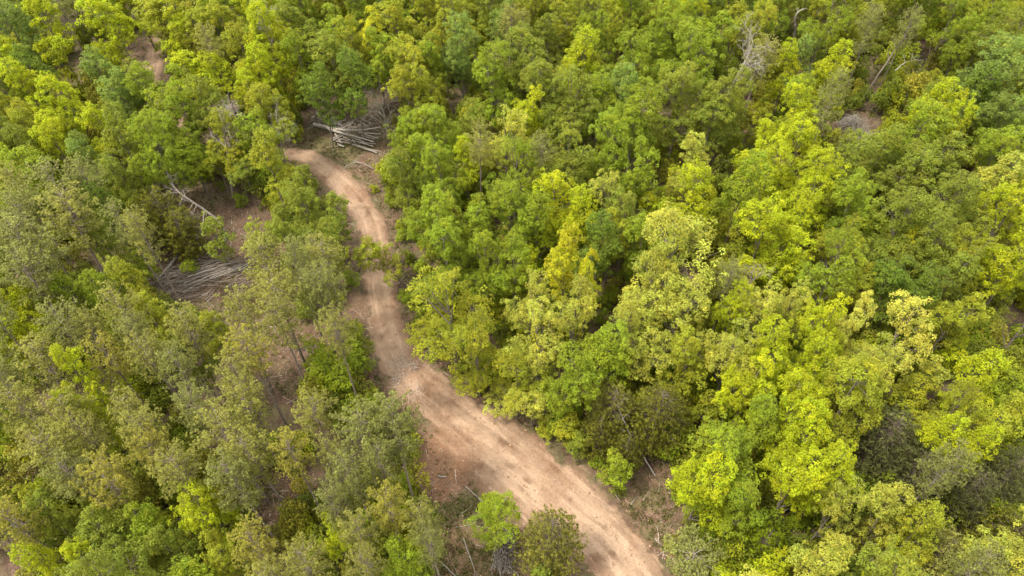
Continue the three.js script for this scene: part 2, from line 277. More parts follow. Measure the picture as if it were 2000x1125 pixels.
const gritTex = noiseTex(512, 512, (u, v) => { const s = 0.5 + 0.8 * (fbm(u * 64, v * 64, 3) - 0.5) + 0.5 * (fbm(u * 12 + 9, v * 12, 3) - 0.5); return [s, s, s]; });
{ // forest floor: one sheet to the horizon, fine where it is seen
  const X0 = -110, X1 = 110, Z0 = -190, Z1 = -8, xs = [], zs = [];
  for (const x of [-1600, -800, -400, -220, -150]) xs.push(x); for (let x = X0; x <= X1; x += 1) xs.push(x); for (const x of [150, 220, 400, 800, 1600]) xs.push(x);
  for (const z of [-1800, -900, -450, -300, -230]) zs.push(z); for (let z = Z0; z <= Z1; z += 1) zs.push(z); for (const z of [0, 20, 60, 150, 400]) zs.push(z);
  const p = [], u = [], idx = [];
  for (const z of zs) for (const x of xs) { p.push(x, ground(x, z), z); u.push((x - X0) / (X1 - X0), (z - Z0) / (Z1 - Z0)); }
  for (let j = 0; j < zs.length - 1; j++) for (let i = 0; i < xs.length - 1; i++) { const a = j * xs.length + i, b = a + xs.length; idx.push(a, b, a + 1, a + 1, b, b + 1); }
  const g = new THREE.BufferGeometry(); g.setAttribute('position', new THREE.Float32BufferAttribute(p, 3)); g.setAttribute('uv', new THREE.Float32BufferAttribute(u, 2)); g.setIndex(idx); g.computeVertexNormals();
  const bt = gritTex.clone(); bt.repeat.set(36, 30); bt.needsUpdate = true;
  tag(top('ground', g, new THREE.MeshStandardMaterial({ map: soilTex(2048, 1700, (a, b) => [X0 + a * (X1 - X0), Z0 + b * (Z1 - Z0)]), bumpMap: bt, bumpScale: 0.12, roughness: 1 })), 'red-brown leaf-littered forest floor under the trees', null, null, 'structure');
}
{ // the dirt road: a ribbon with ruts, its rims dipping under the litter
  const NT = 44, p = [], u = [], idx = [], i0 = 60;
  for (let i = i0; i <= RN; i++) {
    const q = RS[i];
    for (let j = 0; j <= NT; j++) {
      const t = (j / NT * 2 - 1) * 1.3, x = q.x - q.dz * t * q.w, z = q.z + q.dx * t * q.w, a = Math.abs(t);
      const rut = -0.11 * Math.exp(-((Math.abs(t + 0.12 * Math.sin(q.s * 0.11)) - 0.36) ** 2) / 0.008), lump = 0.16 * (fbm(x * 0.9, z * 0.9, 3) - 0.5) + 0.06 * (fbm(x * 3, z * 3, 2) - 0.5);
      p.push(x, ground(x, z) + lerp(0.1 + rut + lump, -0.06, sstep(0.95, 1.3, a)), z); u.push(j / NT, (i - i0) / (RN - i0));
    }
  }
  for (let i = 0; i < RN - i0; i++) for (let j = 0; j < NT; j++) { const a = i * (NT + 1) + j, b = a + NT + 1; idx.push(a, a + 1, b, a + 1, b + 1, b); }
  const g = new THREE.BufferGeometry(); g.setAttribute('position', new THREE.Float32BufferAttribute(p, 3)); g.setAttribute('uv', new THREE.Float32BufferAttribute(u, 2)); g.setIndex(idx); g.computeVertexNormals();
  if (g.attributes.normal.getY(500) < 0) { for (let i = 0; i < idx.length; i += 3) [idx[i + 1], idx[i + 2]] = [idx[i + 2], idx[i + 1]]; g.setIndex(idx); g.computeVertexNormals(); }
  const bt = gritTex.clone(); bt.repeat.set(2, 40); bt.needsUpdate = true;
  tag(top('dirt_road', g, new THREE.MeshStandardMaterial({ map: soilTex(256, 2048, (a, b) => { const f = i0 + b * (RN - i0), k = Math.min(RN, Math.round(f)), q = RS[k], e = (f - k) * (RS[1].s), t = (a * 2 - 1) * 1.3 * q.w; return [q.x - q.dz * t + q.dx * e * 0, q.z + q.dx * t]; }), bumpMap: bt, bumpScale: 0.05, roughness: 1 })), 'tan dirt road winding through the forest', null, null, 'structure');
}

// ---------------------------------------------------------------- tree kinds
const PROTO = {
  big: [11, 12, 13, 14, 15, 16].map((s, i) => broadleaf(s, { R: 4, H: 15.5, base: 4.5, lobes: 13 + i % 3, gap: 0.13 + 0.03 * (i % 3), leaf: 0.175, leaves: 46, space: 0.72, lobe: 0.36 + 0.03 * (i % 2) })),
  airy: [21, 22, 23, 24].map((s, i) => broadleaf(s, { R: 4, H: 15, base: 4.5, lobes: 16, gap: 0.33, leaf: 0.165, leaves: 34, space: 0.66, lobe: 0.31 })),
  mid: [31, 32, 33, 34, 35, 36].map((s, i) => broadleaf(s, { R: 2.6, H: 13.5, base: 4, lobes: 10 + i % 3, gap: 0.16, leaf: 0.165, leaves: 40, space: 0.62, lobe: 0.4 })),
  small: [41, 42, 43, 44].map((s, i) => broadleaf(s, { R: 1.5, H: 7, base: 1.6, lobes: 7, gap: 0.18, leaf: 0.15, leaves: 26, space: 0.45, lobe: 0.45 })),
  shrub: [51, 52, 53, 54].map((s, i) => broadleaf(s, { R: 1.1, H: 1.9, base: 0.2, lobes: 8, gap: 0.2, leaf: 0.14, leaves: 18, space: 0.4, lobe: 0.42 })),
  pine: [61, 62, 63, 64, 65, 66].map((s, i) => pine(s, { R: 2.3, H: 15.5, base: 10.4 - 0.7 * (i % 3) })),
  cedar: [71, 72, 73].map((s) => cedar(s, { R: 2.2, H: 7.5, base: 0.6 })),
  juniper: [81, 82].map((s) => cedar(s, { R: 2.4, H: 9, base: 1.2, pow: 0.6, n: 20, len: 0.22, wid: 0.035 })),
};
const KIND = { big: ['broadleaf_tree', 'tree'], airy: ['broadleaf_tree', 'tree'], mid: ['broadleaf_tree', 'tree'], small: ['sapling', 'sapling'], shrub: ['shrub', 'shrub'], pine: ['pine_tree', 'pine tree'], cedar: ['cedar_tree', 'cedar tree'], juniper: ['evergreen_tree', 'evergreen tree'] };
const trees = [];
const pr = rng(2024);
function heightFor(kind, R) { return kind === 'shrub' ? 0.9 + R * 0.9 : kind === 'small' ? 3 + R * 2.3 : kind === 'pine' ? 12.5 + R * 1.3 : kind === 'cedar' ? 2.6 + R * 2.1 : kind === 'juniper' ? 4 + R * 1.9 : 9.5 + R * 1.55; }
function plant(kind, tone, pos, R, H, extra = {}) {
  const list = PROTO[kind], k = Math.floor(pr() * list.length), P = list[k], o = new THREE.Group();
  o.name = numbered(KIND[kind][0]); scene.add(o);
  part('trunk', P.wood, kind === 'pine' ? BARK.pine : kind === 'cedar' || kind === 'juniper' ? BARK.cedar : BARK.broad, o);
  part('crown', P.crown, LEAF[tone], o);
  o.position.copy(pos); o.rotation.y = pr() * 6.283; o.scale.set(R / P.R, H / P.H, R / P.R);
  o.rotation.z = (pr() - 0.5) * 0.06; o.rotation.x = (pr() - 0.5) * 0.06;
  const c = pos.clone(); c.y += P.mid * H / P.H; const [px, py, dep] = project(c);
  o.userData.category = KIND[kind][1];
  trees.push({ o, kind, tone, x: pos.x, z: pos.z, R, H, px, py, rp: R * F / dep, ...extra });
  return o;
}
function plantPx(kind, tone, px, py, rp, H0, label) { // crown centre and crown half width in the photograph
  const P = PROTO[kind][0]; let R = 3, H = 14, p;
  for (let i = 0; i < 5; i++) { p = at(px, py, P.mid / P.H * H); R = rp * project(p)[2] / F; H = H0 || heightFor(kind, R); }
  const clear = () => { const f = nearRoad(p.x, p.z); return f.d > f.w + 0.5 || f.i < 60; };
  for (let i = 0; i < 12 && !clear(); i++) { H *= 0.93; p = at(px, py, P.mid / P.H * H); R = rp * project(p)[2] / F; }
  for (let i = 0; i < 10 && !clear(); i++) { const f = nearRoad(p.x, p.z), q = RS[f.i], k = Math.sign(f.t) || 1; p.x -= q.dz * k * 0.6; p.z += q.dx * k * 0.6; }
  p.y = ground(p.x, p.z);
  return plant(kind, tone, p, R, H, { hand: true, label });
}
const b = 'big', a = 'airy', m = 'mid', s = 'small', h = 'shrub', p = 'pine', c = 'cedar', j = 'juniper';
const HAND = [
  // top left
  [m, 'K', 30, 70, 50], [m, 'L', 98, 58, 44, 17], [b, 'L', 205, 48, 58], [m, 'D', 60, 140, 40], [m, 'O', 335, 30, 55], [b, 'L', 265, 5, 50], [m, 'O', 380, 62, 45], [m, 'O', 445, 55, 45], [m, 'O', 478, 100, 40], [m, 'G', 408, 10, 40], [m, 'M', 575, 60, 48],
  [m, 'M', 655, 120, 52], [m, 'D', 625, 180, 40], [m, 'D', 690, 165, 45], [m, 'G', 650, 70, 42], [m, 'L', 15, 125, 40], [m, 'L', 60, 180, 45], [b, 'L', 120, 205, 50], [m, 'O', 20, 230, 42], [m, 'O', 65, 250, 42], [b, 'L', 110, 275, 48], [m, 'L', 8, 330, 34], [m, 'M', 55, 305, 36],
  [m, 'K', 195, 140, 36], [m, 'K', 235, 185, 42], [m, 'G', 295, 190, 48], [m, 'L', 375, 150, 48], [m, 'L', 420, 160, 38], [b, 'G', 320, 235, 56], [b, 'G', 305, 295, 55], [m, 'G', 365, 230, 40], [m, 'L', 500, 135, 40, 16], [m, 'L', 480, 175, 36], [m, 'L', 525, 165, 34], 
  [m, 'G', 370, 300, 42, 9.5], [m, 'G', 385, 328, 36, 8], [m, 'G', 480, 300, 36, 9], [m, 'O', 420, 310, 34, 9], [m, 'M', 480, 340, 34, 8], [m, 'M', 235, 345, 40], [m, 'M', 195, 390, 40], [s, 'M', 590, 350, 26], [m, 'L', 205, 260, 40], [m, 'K', 175, 310, 38],
  [m, 'O', 310, 35, 44], [m, 'G', 505, 268, 44], [m, 'O', 445, 275, 40], [a, 'K', 565, 255, 28, 8], [m, 'G', 350, 190, 44], [m, 'M', 400, 215, 44], [m, 'L', 345, 75, 34], [m, 'M', 270, 175, 34],
  // pines and broadleaf on the left
  [p, 'q', 115, 365, 46], [p, 'q', 170, 350, 36], [p, 'q', 62, 470, 62], [p, 'q', 45, 540, 50], [p, 'p', 130, 425, 52], [p, 'q', 245, 430, 32], [m, 'D', 215, 420, 40], [c, 'e', 320, 425, 48], [c, 'e', 355, 455, 40], [m, 'M', 200, 470, 34], [s, 'M', 423, 462, 34], [s, 'G', 285, 515, 24], [h, 'G', 370, 520, 18], [h, 'G', 470, 390, 16],
  [b, 'L', 35, 620, 58], [m, 'L', 80, 605, 40], [m, 'L', 20, 680, 42], [m, 'G', 150, 585, 38], [m, 'G', 205, 590, 40], [m, 'O', 265, 565, 40], [p, 'q', 130, 630, 46], [p, 'p', 85, 700, 52], [p, 'p', 175, 655, 34], [p, 'q', 10, 740, 40], [p, 'y', 220, 705, 38], [p, 'p', 290, 690, 42], [m, 'O', 300, 620, 40], [p, 'p', 360, 640, 44], [p, 'p', 462, 612, 42], [m, 'O', 425, 665, 36], [p, 'p', 520, 520, 50], [p, 'p', 545, 575, 50], [p, 'q', 640, 555, 44], [p, 'q', 620, 590, 34], [p, 'y', 490, 680, 46], [m, 'M', 600, 420, 44], [m, 'M', 565, 480, 38], [m, 'M', 655, 430, 38], [m, 'M', 645, 480, 36], [s, 'G', 505, 470, 26], [m, 'M', 590, 385, 36],
  [m, 'L', 165, 750, 38, 17], [m, 'L', 180, 800, 32, 16], [s, 'G', 640, 720, 40], [s, 'G', 690, 700, 34], [s, 'M', 690, 660, 30], [s, 'G', 625, 690, 30], [s, 'G', 665, 745, 34], [p, 'p', 550, 625, 44], [m, 'M', 380, 700, 40], [p, 'q', 350, 720, 40], [p, 'p', 450, 745, 44],
  // bottom left
  [p, 'p', 40, 800, 46], [p, 'p', 130, 815, 48], [p, 'p', 100, 890, 56], [p, 'q', 145, 920, 44], [p, 'y', 205, 950, 52], [p, 'p', 255, 800, 42], [p, 'p', 285, 850, 46], [p, 'p', 345, 910, 50], [p, 'y', 310, 880, 40], [p, 'p', 440, 840, 58], [p, 'p', 490, 870, 50], [p, 'p', 480, 780, 46], [p, 'q', 385, 790, 42], [p, 'p', 610, 800, 42], [p, 'y', 570, 880, 42], [p, 'p', 640, 890, 30], [p, 'y', 25, 1010, 46], [b, 'L', 395, 1010, 58], [m, 'M', 200, 1040, 55], [m, 'M', 110, 1020, 50], [m, 'G', 290, 1030, 48], [m, 'M', 340, 1080, 45], [m, 'L', 165, 1105, 42], [m, 'L', 95, 1110, 40], [p, 'y', 495, 1075, 48], [p, 'p', 595, 1105, 50], [m, 'O', 430, 1100, 40], [m, 'M', 250, 1105, 42],
  [p, 'q', 700, 840, 56], [p, 'q', 765, 800, 52], [p, 'q', 780, 860, 44], [p, 'q', 690, 920, 46], [p, 'q', 740, 900, 40], [p, 'y', 760, 985, 44], [p, 'p', 825, 1020, 38], [p, 'q', 845, 1060, 34], [p, 'p', 700, 1045, 42], [m, 'L', 660, 1045, 32], [m, 'G', 785, 1095, 44], [p, 'p', 720, 1100, 40], [s, 'G', 795, 945, 22], [p, 'q', 650, 990, 36],
  [a, 'G', 975, 1015, 54, 8], [s, 'G', 985, 962, 30], [a, 'S', 985, 775, 42, 8], [s, 'O', 1062, 838, 28], [s, 'M', 1130, 868, 26], [c, 'e', 1172, 852, 40], [c, 'e', 1222, 882, 36], [h, 'G', 1175, 900, 20], [s, 'G', 1090, 800, 30], [j, 'f', 1075, 1062, 66], [p, 'q', 1350, 1075, 60, 10], [s, 'G', 1210, 918, 32],
  // right of the road
  [m, 'M', 790, 340, 40], [m, 'G', 790, 270, 34], [b, 'G', 850, 260, 48], [m, 'G', 830, 310, 40], [b, 'G', 860, 345, 46], [b, 'G', 850, 420, 54], [b, 'G', 865, 485, 50], [m, 'G', 930, 430, 40], [b, 'G', 945, 510, 44], [p, 'p', 935, 280, 30], [b, 'G', 1000, 420, 50], [b, 'L', 1080, 395, 56], [m, 'G', 1050, 440, 42], [m, 'L', 1130, 440, 40], [a, 'O', 880, 600, 82], [a, 'O', 830, 660, 56], [a, 'O', 930, 665, 54], [a, 'S', 1035, 590, 48], [a, 'S', 1050, 660, 62], [m, 'Y', 1100, 525, 38, 17], [m, 'Y', 1150, 560, 26, 16], [a, 'S', 1125, 610, 52], [m, 'D', 1170, 495, 46], [m, 'O', 1195, 470, 36], [a, 'S', 1195, 385, 46], [a, 'O', 1010, 735, 58], [a, 'O', 930, 730, 48], [a, 'S', 1040, 780, 54], [m, 'G', 1110, 740, 50], [a, 'S', 1310, 490, 92], [a, 'S', 1270, 560, 64], [a, 'S', 1230, 640, 56, 12], [a, 'S', 1330, 600, 60], [m, 'G', 1255, 480, 40], [a, 'S', 1270, 690, 56, 10],
  [b, 'L', 1340, 390, 56], [b, 'L', 1490, 460, 68], [m, 'L', 1550, 440, 42], [m, 'L', 1550, 500, 40], [b, 'L', 1430, 615, 38], [a, 'S', 1490, 610, 56], [a, 'S', 1540, 600, 46], [a, 'S', 1430, 690, 56], [b, 'L', 1600, 650, 54, 17], [b, 'L', 1590, 720, 54], [a, 'C', 1755, 650, 62, 16], [a, 'S', 1700, 700, 50], [m, 'C', 1655, 640, 30, 16], [a, 'O', 1640, 470, 48], [b, 'M', 1750, 440, 66], [b, 'M', 1800, 470, 60], [m, 'Y', 1755, 490, 28], [a, 'O', 1900, 490, 52], [m, 'D', 1740, 560, 48], [m, 'D', 1800, 590, 44], [m, 'O', 1860, 620, 44], [m, 'M', 1860, 540, 44],
  [b, 'L', 1470, 750, 60], [b, 'L', 1500, 700, 56], [b, 'G', 1400, 890, 66], [b, 'L', 1380, 940, 64], [b, 'L', 1540, 800, 62], [b, 'L', 1570, 860, 60], [b, 'L', 1560, 930, 62], [b, 'L', 1620, 930, 54], [m, 'G', 1470, 840, 44], [m, 'G', 1450, 980, 44], [a, 'S', 1640, 985, 46], [c, 'g', 1490, 1070, 46], [j, 'd', 1720, 870, 72], [j, 'd', 1780, 930, 62], [j, 'd', 1880, 965, 58], [j, 'd', 1965, 930, 56], [m, 'S', 1730, 1015, 44], [m, 'O', 1790, 1045, 48], [m, 'S', 1600, 1085, 46], [c, 'e', 1685, 1050, 44], [c, 'p', 1830, 1090, 60], [c, 'e', 1960, 1050, 66], [a, 'O', 1850, 800, 52], [m, 'L', 1900, 745, 48], [m, 'O', 1935, 830, 48], [m, 'L', 1830, 870, 42], [m, 'L', 1890, 880, 36], [j, 'f', 1190, 805, 52], [j, 'e', 1282, 815, 64], [s, 'O', 1105, 840, 32],
  // upper right
  [b, 'L', 1550, 300, 60], [b, 'L', 1500, 350, 50], [b, 'L', 1590, 370, 56], [m, 'L', 1490, 300, 40], [m, 'M', 1640, 320, 44], [m, 'M', 1720, 300, 44], [b, 'K', 1945, 150, 66], [b, 'K', 1985, 215, 52], [m, 'D', 1915, 200, 44], [b, 'G', 1940, 300, 50], [m, 'M', 1830, 310, 48], [m, 'M', 1760, 340, 44], [b, 'M', 1330, 190, 60], [b, 'G', 1340, 110, 60], [b, 'G', 1300, 60, 50], [m, 'G', 1390, 80, 44], [b, 'M', 1420, 200, 54], [m, 'M', 1390, 240, 40], [b, 'G', 1230, 130, 50], [b, 'K', 1210, 180, 46], [b, 'G', 1240, 230, 56], [b, 'G', 1190, 280, 52], [b, 'G', 960, 150, 52], [b, 'M', 1030, 120, 56], [b, 'M', 1060, 180, 52], [b, 'L', 1040, 230, 44], [b, 'O', 810, 150, 50], [m, 'O', 790, 120, 40], [m, 'Y', 725, 70, 30], [m, 'G', 740, 110, 36], [m, 'O', 770, 50, 44],
];
for (const [k, t, x, y, r, H, l] of HAND) plantPx(k, t, x, y, r * (x > 720 && 'bam'.includes(k[0]) && k !== 'pine' ? 1.12 : 1), H, l);
{ const o = plant('mid', 'O', at(792, 560), 2.3, 9.5, { hand: true }); o.rotation.set(0.05, 0.4, 0); o.quaternion.premultiply(new THREE.Quaternion().setFromAxisAngle(V(0, 0, 1), 0.42)); const t = trees[trees.length - 1]; t.px = 725; t.py = 505; } // leans out over the road

// ---------------------------------------------------------------- the rest of the forest, kept off what the photograph shows open
const CLEAR = [ // pixel, radius: ground that stays in sight
  ...ROAD_PX.filter((q) => q[1] > 60 && (q[1] < 165 || q[1] > 303) && q[1] > 80).map(([x, y, w]) => [x, y, w * 1.05]), [690, 255, 60], [640, 240, 50], [730, 280, 40], [700, 320, 40], [470, 425, 48], [440, 470, 40], [350, 540, 45], [400, 530, 60], [460, 520, 50], [380, 590, 40], [350, 395, 45], [400, 410, 40], [595, 690, 40], [870, 900, 60], [880, 980, 60], [900, 1060, 70], [970, 1095, 50], [985, 1120, 55], [1270, 960, 50], [1290, 1010, 40], [1240, 860, 35], [265, 105, 36], [1310, 220, 30], [440, 240, 36], [745, 200, 36], [1440, 150, 22], [1690, 255, 34], [1700, 130, 26], [1552, 60, 16], [30, 1115, 46], [550, 960, 24], [530, 1000, 26], [145, 150, 22], [190, 500, 24], [1970, 650, 28], [1790, 110, 26],
];
const shut = (px, py, rp) => CLEAR.some(([cx, cy, cr]) => Math.hypot(px - cx, (py - cy) * 0.85) < cr + rp);
const pinePart = (x, y) => (x < 700 && y > 420 ? 0.5 : x < 500 && y > 300 ? 0.35 : x > 1600 && y > 850 ? 0.25 : 0.02);
{
  const r = rng(7), count = { pine: 0, small: 0, leafy: 0 };
  const tone = (x, y) => { const w = (...q) => { let z = r() * q.reduce((u, v) => u + v[1], 0); for (const [k, v] of q) if ((z -= v) < 0) return k; return q[0][0]; };
    if (y < 260) return w(['M', 3], ['G', 3], ['O', 4], ['L', 2.2], ['K', 0.7], ['D', 0.4]);
    if (x < 720) return w(['M', 3], ['G', 3], ['O', 3]);
    return w(['L', 2], ['G', 3], ['M', 3], ['O', 4], ['D', 0.6], ['S', 1.2]); };
  for (let n = 0; n < 60000; n++) {
    const z = -16 - r() * 165, half = 28 + -z * 0.84, x = (r() * 2 - 1) * half, q = project(V(x, 11, z));
    if (q[0] < -70 || q[0] > 2070 || q[1] < -90 || q[1] > 1180) continue;
    const kind = r() < pinePart(q[0], q[1]) ? 'pine' : n > 15000 && r() < 0.6 ? 'small' : r() < 0.25 ? 'airy' : r() < 0.55 ? 'mid' : 'big', cl = kind === 'pine' || kind === 'small' ? kind : 'leafy';
    if (count[cl] >= { pine: 34, small: 120, leafy: 190 }[cl]) continue;
    const R = kind === 'pine' ? 1.5 + r() * 0.9 : kind === 'small' ? 1.2 + r() * 0.8 : kind === 'mid' ? 2.2 + r() * 1.0 : 3.1 + r() * 1.2, H = heightFor(kind, R) * (0.86 + 0.34 * r());
    const P = PROTO[kind][0], cc = V(x, ground(x, z) + P.mid / P.H * H, z), [px, py, dep] = project(cc), rp = R * F / dep;
    if (shut(px, py, rp * 0.95) || trees.some((t) => t.hand && Math.hypot(t.px - px, t.py - py) < 0.62 * t.rp + 0.35 * rp)) continue;
    const f = nearRoad(x, z); if (f.d < f.w + 0.8 && f.i > 60) continue;
    if (trees.some((t) => Math.hypot(t.x - x, t.z - z) < (kind === 'small' || t.kind === 'small' || t.kind === 'shrub' ? 0.4 : 0.58) * (t.R + R))) continue;
    plant(kind, kind === 'pine' ? (r() < 0.5 ? 'p' : 'q') : tone(px, py), V(x, ground(x, z), z), R, H); count[cl]++;
  }
  for (let n = 0, made = 0; n < 4000 && made < 90; n++) { // bushes along the road and round the clearings
    const x = (r() * 2 - 1) * 70, z = -18 - r() * 110, f = nearRoad(x, z), [px, py, dep] = project(V(x, ground(x, z) + 0.6, z));
    if (px < -20 || px > 2020 || py < 0 || py > 1140 || f.d < f.w + 1.3 || f.d > f.w + 6 + 6 * r()) continue;
    const R = 0.6 + r() * 0.7; if (shut(px, py, R * F / dep * 0.6)) continue;
    plant('shrub', 'GMLG'[Math.floor(r() * 4)], V(x, ground(x, z), z), R, 0.8 + R * 0.9); made++;
  }
  { let tri = 0; for (const l of Object.values(PROTO)) for (const q of l) tri += (q.crown.index.count + q.wood.index.count) / 3; console.log('prototype triangles', tri); }
  console.log('filled', JSON.stringify(count), 'hand', HAND.length);
}

// ---------------------------------------------------------------- undergrowth, grass and litter: what nobody could count
const M4 = new THREE.Matrix4(), Q4 = new THREE.Quaternion(), E4 = new THREE.Euler(), COL = new THREE.Color();
function swarm(name, g, m, list, parent) { // list: [x, y, z, yaw, tilt, sx, sy, colour]
  const o = new THREE.InstancedMesh(g, m, list.length); o.name = name; o.castShadow = o.receiveShadow = true;
  list.forEach((q, i) => { o.setMatrixAt(i, M4.compose(V(q[0], q[1], q[2]), Q4.setFromEuler(E4.set(q[4], q[3], 0, 'YXZ')), V(q[5], q[6], q[5]))); o.setColorAt(i, COL.setRGB(...q[7])); });
  parent.add(o); o.userData.kind = 'stuff'; return o;
}
function stuff(name, label) { const o = new THREE.Group(); o.name = name; scene.add(o); return tag(o, label, null, null, 'stuff'); }
const WHITE = leafM(1, 1, 1);
{
  const r = rng(31), G = stuff('undergrowth', 'leafy green undergrowth of seedlings and low bushes beneath the trees'), lists = [[], [], [], []];
  const tones = [[0.2, 0.25, 0.014], [0.165, 0.19, 0.018], [0.27, 0.29, 0.014], [0.14, 0.17, 0.018], [0.23, 0.22, 0.025]];
  for (let n = 0; n < 11000; n++) {
    const z = -15 - r() * 165, x = (r() * 2 - 1) * (28 - z * 0.84), y = ground(x, z), [px, py] = project(V(x, y + 0.8, z));
    if (px < -60 || px > 2060 || py < -60 || py > 1180 || shut(px, py, 6)) continue;
    const f = floor(x, z); if (f.q.i > 60 && f.q.d < f.q.w + 0.5 + 1.2 * r()) continue;
    if (r() < f.bare * 0.78 || fbm(x * 0.13 + 50, z * 0.13, 3) < (pinePart(px, py) > 0.3 ? 0.37 : 0.3)) continue;
    const sc = (0.7 + 1.1 * r() * r()) * (f.q.d < f.q.w + 3 ? 0.7 : 1.15), t = tones[Math.floor(r() * 5)], k = 0.75 + 0.5 * r();
    lists[n % 4].push([x, y - 0.1, z, r() * 6.28, (r() - 0.5) * 0.2, sc, sc * (0.9 + 0.9 * r()), t.map((v) => v * k)]);
  }
  lists.forEach((l, i) => swarm('leaves', PROTO.shrub[i].crown, WHITE, l, G));
  console.log('undergrowth', lists.reduce((u, v) => u + v.length, 0));
}
{ // grass tufts and dry stems on the verges
  const r = rng(32), G = stuff('grass', 'thin green and dry grass on the road verges and clearings'), mb = new MB(), list = [];
  for (let i = 0; i < 16; i++) { const w = r() * 6.28, t = V(Math.cos(w) * 0.7, 0.7 + 0.4 * r(), Math.sin(w) * 0.7).normalize(), sd = t.clone().cross(rv(r)).normalize(), kk = 0.8 + 0.4 * r(); mb.needle(V(Math.cos(w) * 0.05 * r(), 0, Math.sin(w) * 0.05), t, sd, 0.16 + 0.16 * r(), 0.035, V(t.x * 0.4, 1, t.z * 0.4).normalize(), [kk, kk, kk]); }
  for (let n = 0; n < 110000 && list.length < 20000; n++) {
    const z = -15 - r() * 110, x = (r() * 2 - 1) * (16 - z * 0.6), f = floor(x, z); if (f.road > 0.15 || r() > f.grass * 1.2 || fbm(x * 0.7 + 5, z * 0.7, 3) < 0.5 - 0.2 * f.grass) continue;
    const [px, py] = project(V(x, 0, z)); if (px < 0 || px > 2000 || py > 1140 || !(shut(px, py, 40))) continue;
    const dry = r() < 0.4, k = 0.7 + 0.6 * r(); list.push([x, ground(x, z), z, r() * 6.28, 0, 0.7 + 0.9 * r(), 0.6 + 0.8 * r(), (dry ? [0.27, 0.2, 0.1] : [0.15, 0.17, 0.035]).map((v) => v * k)]);
  }
  swarm('blades', mb.build(), WHITE, list, G); console.log('grass', list.length);
}
{ // dead leaves, clods and twigs on the open ground
  const r = rng(33), G = stuff('leaf_litter', 'scattered dead leaves, clods and twigs on the open ground'), mb = new MB(), lv = [], tw = [], cl = [];
  mb.leaf(V(-0.07, 0.01, 0), V(1, 0.1, 0).normalize(), UP, 0.15, 0.1, UP, [1, 1, 1]);
  const tb = new MB(); tb.tube([V(-0.5, 0.02, 0), V(0, 0.05, 0.05), V(0.5, 0.02, 0)], [0.016, 0.013, 0.008], 4); const clod = new THREE.IcosahedronGeometry(1, 1);
  for (let n = 0; n < 200000 && lv.length < 32000; n++) {
    const z = -15 - r() * 125, x = (r() * 2 - 1) * (16 - z * 0.6), [px, py] = project(V(x, 0, z)); if (px < 0 || px > 2000 || py < 40 || py > 1140 || !shut(px, py, 50)) continue;
    const f = floor(x, z), y = ground(x, z) + (f.road > 0.5 ? 0.12 : 0.02), e = Math.abs(f.q.t) / f.q.w, k = 0.6 + 0.8 * r();
    if (f.road > 0.5 ? r() < 0.02 + 0.35 * sstep(0.45, 1, e) * sstep(0.45, 0.6, fbm(x * 0.8, z * 0.8, 3)) : r() < 0.75) lv.push([x, y, z, r() * 6.28, (r() - 0.5) * 0.9, 0.6 + 0.8 * r(), 1, (r() < 0.3 ? [0.3, 0.21, 0.14] : [0.2, 0.11, 0.065]).map((v) => v * k)]);
    if (f.road < 0.5 && r() < 0.06) tw.push([x, y, z, r() * 6.28, (r() - 0.5) * 0.3, 0.4 + 1.2 * r(), 1, (r() < 0.4 ? [0.42, 0.36, 0.3] : [0.22, 0.16, 0.12]).map((v) => v * k)]);
    if (f.road > 0.3 && r() < 0.16) { const q = 0.02 + 0.09 * r() ** 3; cl.push([x, y, z, r() * 6.28, r(), q, q * 0.6, [0.26 * k, 0.16 * k, 0.1 * k]]); }
  }
  swarm('dead_leaves', mb.build(), leafM(1, 1, 1, 0.1), lv, G); const plain = new THREE.MeshStandardMaterial({ roughness: 1 }); swarm('twigs', tb.build(), plain, tw, G); swarm('clods', clod, plain, cl, G);
}

